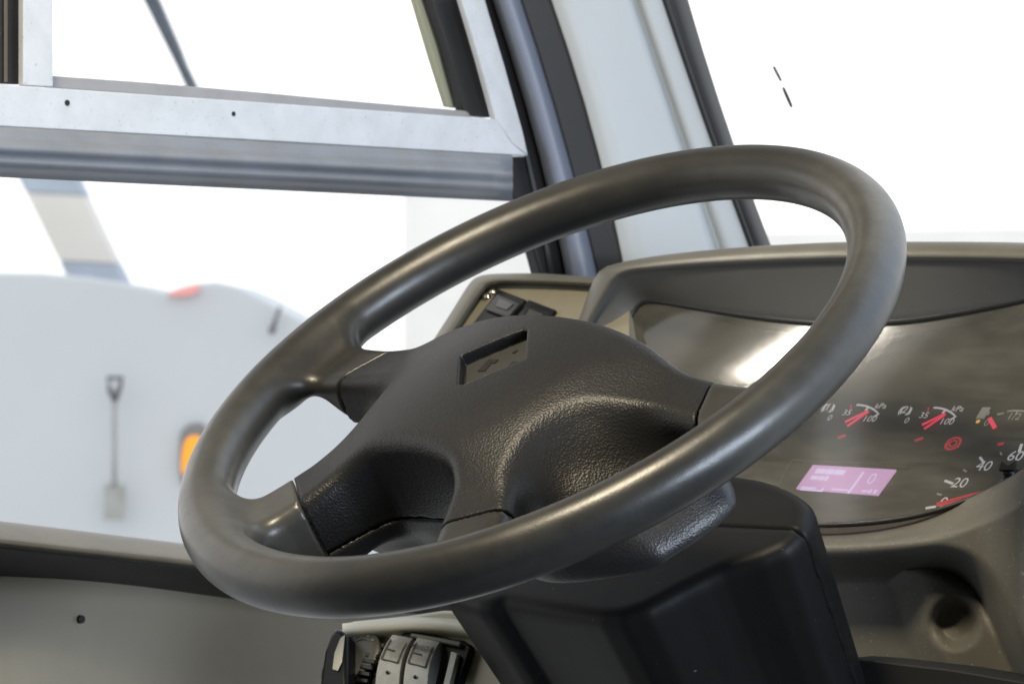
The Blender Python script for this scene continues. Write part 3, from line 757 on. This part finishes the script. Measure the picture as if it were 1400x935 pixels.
# ------------------------------------------------------------------ WINDSCREEN PILLAR
pil = empty('windscreen_pillar', hitX(850, 330, XW), 'pale grey windscreen pillar with dark rubber edges between side window and windscreen', 'pillar')
ST = [-60, 0, 70, 140, 213, 280, 345, 430]
def edge(a): # a = ((y0,x0),(y1,x1),(y2,x2)) quadratic in y
    (y0, x0), (y1, x1), (y2, x2) = a
    def f(y):
        return x0*(y-y1)*(y-y2)/((y0-y1)*(y0-y2))+x1*(y-y0)*(y-y2)/((y1-y0)*(y1-y2))+x2*(y-y0)*(y-y1)/((y2-y0)*(y2-y1))
    return f
E0 = edge(((0, 655), (213, 717), (345, 745)))
E1 = edge(((0, 674), (213, 738), (345, 768)))
E2 = edge(((0, 710), (213, 775), (345, 808)))
E3 = edge(((0, 755), (213, 820), (345, 850)))
E4 = edge(((0, 866), (213, 940), (345, 986)))
E5 = edge(((0, 904), (213, 978), (345, 1026)))
E6 = edge(((0, 939), (213, 1007), (345, 1056)))
def band(name, a, b, prof, m, X=XW, n=16):
    rows = []
    for k in range(n+1):
        t = k/n
        rows.append([hitX(a(y)+(b(y)-a(y))*t, y, X+prof(t)) for y in ST])
    o = loft(name, rows, m, pil, thick=.002); return o
band('inner_seal', E0, E1, lambda t: .003, M['rubber'], n=3)
band('satin_bead', E1, E2, lambda t: .004+.020*math.sin(math.pi*t)**.9, M['bulge'])
band('dark_trim', lambda y: E2(y)-1, E3, lambda t: .003+.010*t, M['browntrim'], n=6)
band('pale_cover', lambda y: E3(y)-1, lambda y: E5(y)+1, lambda t: .013+.010*math.sin(math.pi*min(1, t*5)*.5)-.012*math.exp(-((t-.755)/.05)**2)-.004*t, M['pillar'], n=60)
band('screen_seal', E5, E6, lambda t: .016+.006*math.sin(math.pi*t)+(.004*math.sin(math.pi*min(1, t*4)) if t < .25 else 0), M['rubber'], n=20)

# ------------------------------------------------------------------ WINDSCREEN
A_ = hitX(939, 0, XW+.01); B_ = hitX(1056, 345, XW+.01)
wn = (B_-A_).cross(XO).normalized()
scrn = empty('windscreen', B_, 'clear windscreen glass with two short black dashes, right of the pillar', 'windscreen')
def wsp(px, py, l=0): return hit(px, py, A_+wn*l, wn)
prism('glass_pane', [A_+(A_-B_)*.6, A_+(A_-B_)*.6+XO*2.1, B_+(B_-A_)*.35+XO*2.1, B_+(B_-A_)*.35], wn*.005, M['pane'], scrn)
wl_s = wn if wn.dot(CAM-A_) > 0 else -wn
for a, b, w in (((1057.5, 91), (1068, 111.5), .0011), ((1070.5, 119.5), (1082.5, 147), .0013)):
    P0, P1 = hit(a[0], a[1], A_+wl_s*.006, wn), hit(b[0], b[1], A_+wl_s*.006, wn); d_ = (P1-P0).normalized(); s_ = d_.cross(wn)
    tube_path('black_dash', [P0, P0.lerp(P1, .12), P0.lerp(P1, .6), P0.lerp(P1, .95), P1], .001, M['browntrim'], scrn, 8, [w*.5, w, w*1.1, w*.9, w*.4])

# ------------------------------------------------------------------ OUTSIDE
ZV = 17.0
veh = empty('parked_vehicle', hitD(250, 1050, ZV), 'pale grey-white vehicle with curved top parked outside the side window', 'vehicle')
vt = [(-120, 380), (-40, 373), (0, 372), (60, 373), (120, 379), (170, 386), (205, 394), (227, 400.5), (245, 393), (270, 387), (296, 385), (320, 390), (350, 403), (382, 420), (415, 438), (450, 460), (490, 486), (520, 515), (548, 560), (560, 640), (566, 760), (570, 1050), (-120, 1050)]
prism('body', [hitD(x, y, ZV) for x, y in vt], DEPTH*1.6, M['white'], veh, .02)
lampr = [(229, 402), (246, 394), (271, 388), (274, 398), (262, 404), (240, 406)]
prism('red_lamp', [hitD(x, y, ZV) for x, y in lampr], DEPTH*-.05, M['redlens'], veh, .006)
hs = prism('marker_lamp', [hitD(p.x, p.y, ZV) for p in closed_spl([(247, 600, 0), (254, 584, 0), (268, 578, 0), (282, 584, 0), (288, 620, 0), (282, 660, 0), (264, 668, 0), (248, 655, 0)], 4)], DEPTH*-.04, M['housing'], veh, .008)
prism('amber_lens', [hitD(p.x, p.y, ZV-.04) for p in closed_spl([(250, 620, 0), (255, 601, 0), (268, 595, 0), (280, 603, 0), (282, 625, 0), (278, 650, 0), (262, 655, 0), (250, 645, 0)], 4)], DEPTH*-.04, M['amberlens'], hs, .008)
tube_path('body_catch', [hitD(x, y, ZV-.05) for x, y in ((383, 420), (379, 432), (375, 443), (372, 452), (371, 457))], .01, M['greydark'], veh, 10, [.009, .008, .011, .016, .010])
shovel = empty('shovel', hitD(156, 710, ZV-.1), 'grey shovel with square blade hung upright on the pale vehicle', 'shovel')
tube_path('shaft', [hitD(156.5, y, ZV-.12) for y in (545, 580, 620, 665)], .012, M['greywood'], shovel)
prism('blade', [hitD(x, y, ZV-.10) for x, y in ((143, 663), (150, 660), (163, 660), (172, 664), (171, 710), (142, 710))], DEPTH*-.02, M['greywood'], shovel, .005)
gp = [hitD(x, y, ZV-.12) for x, y in ((157, 548), (150, 532), (147, 517), (167, 517), (163, 532), (157, 548))]
tube_path('grip', gp, .013, M['greydark'], shovel)
# leaning beam, strut, cable, far walls
beam = empty('leaning_beam', hitD(120, 1050, 19), 'wide beige leaning beam with blue-grey bands, rising behind the pale vehicle', 'beam')
def seg_beam(name, y0, y1, m):
    L_ = lambda y: 25+(y-243)*.49; Rr = lambda y: 106+(y-243)*.475
    prism(name, [hitD(L_(y0), y0, 19), hitD(Rr(y0), y0+4, 19), hitD(Rr(y1), y1+4, 19), hitD(L_(y1), y1, 19)], DEPTH*.3, m, beam, .01)
seg_beam('upper_band', 222, 263.5, M['bluegrey']); seg_beam('beam_face', 264, 357, M['beige']); seg_beam('lower_band', 357.5, 470, M['bluegrey'])
strut = prism('roof_strut', [hitD(x, y, 8) for x, y in ((180, -30), (201, -30), (216, 0), (243, 62), (252, 86), (271, 125), (257, 125), (240, 88), (196, 0))], DEPTH*.1, M['strut'], None, .004)
tag(strut, 'dark blue-grey strut slanting down behind the upper window pane', 'strut')
cab = tube_path('cable', [hitD(x, y, 16) for x, y in ((278, 200), (290, 255), (303, 290), (317, 322), (326, 346))], .005, M['beige'])
tag(cab, 'thin pale cable hanging outside above the pale vehicle', 'cable')
wall = prism('far_building', [hitD(x, y, 40) for x, y in ((551, 190), (900, 190), (900, 1000), (551, 1000))], DEPTH*6, M['palewall'])
tag(wall, 'pale plain building wall outside, seen right of the side window rail end', 'building')
bank = prism('far_wall', [hitD(x, y, 60) for x, y in ((860, 322), (1180, 316), (1300, 313), (1360, 312), (1500, 312), (1500, 1000), (860, 1000))], DEPTH*.5, M['palewall'])
tag(bank, 'low pale wall far beyond the windscreen, just above the dashboard hood', 'wall')

def slab(name, x0, x1, y0, y1, z, m):
    o = mesh_obj(name, [(x0, y0, z), (x1, y0, z), (x1, y1, z), (x0, y1, z)], [(0, 1, 2, 3)], m, smooth=False)
    tag(o, kind='structure'); return o
slab('ground', -300, 300, -300, 300, -1.05, M['ground'])
fl = prism('floor', [Vector((-.5, -3, .2)), Vector((2.0, -3, .2)), Vector((2.0, .75, .2)), Vector((-.5, .75, .2))], Vector((0, 0, -.05)), M['floor']); tag(fl, kind='structure')

shellm = mat('cab_lining', (.05, .049, .045), .8)
def box(name, a, b, m):
    poly = [Vector((a[0], a[1], a[2])), Vector((b[0], a[1], a[2])), Vector((b[0], b[1], a[2])), Vector((a[0], b[1], a[2]))]
    o = prism(name, poly, Vector((0, 0, b[2]-a[2])), m); tag(o, kind='structure'); return o
box('ceiling', (-.55, -3.0, 1.95), (2.1, .45, 2.0), shellm)
box('rear_wall', (-.55, -3.05, .2), (2.1, -3.0, 1.95), shellm)
box('right_wall', (2.05, -2.99, .2), (2.1, .6, 1.95), shellm)
box('left_wall', (-.60, -2.99, .2), (-.55, -.75, 1.95), shellm)
box('reflection_header', (-.60, -.75, 1.40), (-.55, 1.0, 1.55), shellm)  # added out of view; the gap above it is shaped for the lens reflection
box('reflection_wall', (-.60, -.75, 1.67), (-.55, 1.0, 1.95), shellm)  # added out of view; closes the reflection gap from above
# ------------------------------------------------------------------ LIGHT
w = bpy.data.worlds.new('World'); scene.world = w; w.use_nodes = True
nt = w.node_tree; N = nt.nodes; L = nt.links
bg = N['Background']
tc = N.new('ShaderNodeTexCoord'); sep = N.new('ShaderNodeSeparateXYZ'); L.new(tc.outputs['Generated'], sep.inputs[0])
dot = N.new('ShaderNodeVectorMath'); dot.operation = 'DOT_PRODUCT'; dot.inputs[1].default_value = (-S2, S2, 0); L.new(tc.outputs['Generated'], dot.inputs[0])
def mr(src, a, b, c, d):
    r = N.new('ShaderNodeMapRange'); r.interpolation_type = 'SMOOTHSTEP'
    for i, v in enumerate((a, b, c, d)): r.inputs[i+1].default_value = v
    L.new(src, r.inputs[0]); return r.outputs[0]
def mul(a, b):
    m = N.new('ShaderNodeMath'); m.operation = 'MULTIPLY'; L.new(a, m.inputs[0]); L.new(b, m.inputs[1]); return m.outputs[0]
BACK, FRONT = 1.45, 1.45
fb = mr(dot.outputs['Value'], -.1, .75, BACK, FRONT)
ud = mr(sep.outputs[2], -.35, -.10, .12, 1)
hi = mr(sep.outputs[2], .25, .75, 1, .9)
# brighter blue sky high above the road ahead
sun_d = Vector((.30, .68, .66)).normalized()
dot2 = N.new('ShaderNodeVectorMath'); dot2.operation = 'DOT_PRODUCT'; dot2.inputs[1].default_value = tuple(sun_d); L.new(tc.outputs['Generated'], dot2.inputs[0])
patch = mr(dot2.outputs['Value'], .80, .96, 0, 1)
pm = N.new('ShaderNodeMath'); pm.operation = 'MULTIPLY_ADD'; L.new(patch, pm.inputs[0]); pm.inputs[1].default_value = .5; L.new(mul(mul(fb, ud), hi), pm.inputs[2])
L.new(pm.outputs[0], bg.inputs['Strength'])
cmx = N.new('ShaderNodeMix'); cmx.data_type = 'RGBA'; L.new(patch, cmx.inputs[0]); cmx.inputs[6].default_value = (.98, .985, .985, 1); cmx.inputs[7].default_value = (.62, .78, 1, 1)
L.new(cmx.outputs[2], bg.inputs['Color'])

def area(name, loc, target, sx, sy, power, col):
    l = bpy.data.lights.new(name, 'AREA'); l.shape = 'RECTANGLE'; l.size = sx; l.size_y = sy; l.energy = power; l.color = col
    o = bpy.data.objects.new(name, l); COL.objects.link(o); o.location = loc
    o.rotation_euler = (Vector(target)-Vector(loc)).to_track_quat('-Z', 'Y').to_euler(); return o
area('ceiling_lamp', (.05, -.55, 1.9), (0, .1, 1.0), .22, .22, 19, (1, .86, .62))
area('door_lamp', (1.98, -.25, 1.15), (0.0, 0, 1.0), 1.0, .45, 48, (.74, .85, 1))

hl = area('glare_helper', (-.50, .125, 1.438), (.16, .425, .758), .14, .045, .11, (1, .93, .80)); hl.data.spread = math.radians(32)  # added unseen narrow beam that puts the glare patch on the lens
vs = scene.view_settings
scene.display_settings.display_device = 'sRGB'
vs.view_transform = 'Standard'; vs.look = 'None'; vs.exposure = 0; vs.gamma = 1; vs.use_curve_mapping = False
scene.cycles.max_bounces = 8; scene.cycles.transparent_max_bounces = 12
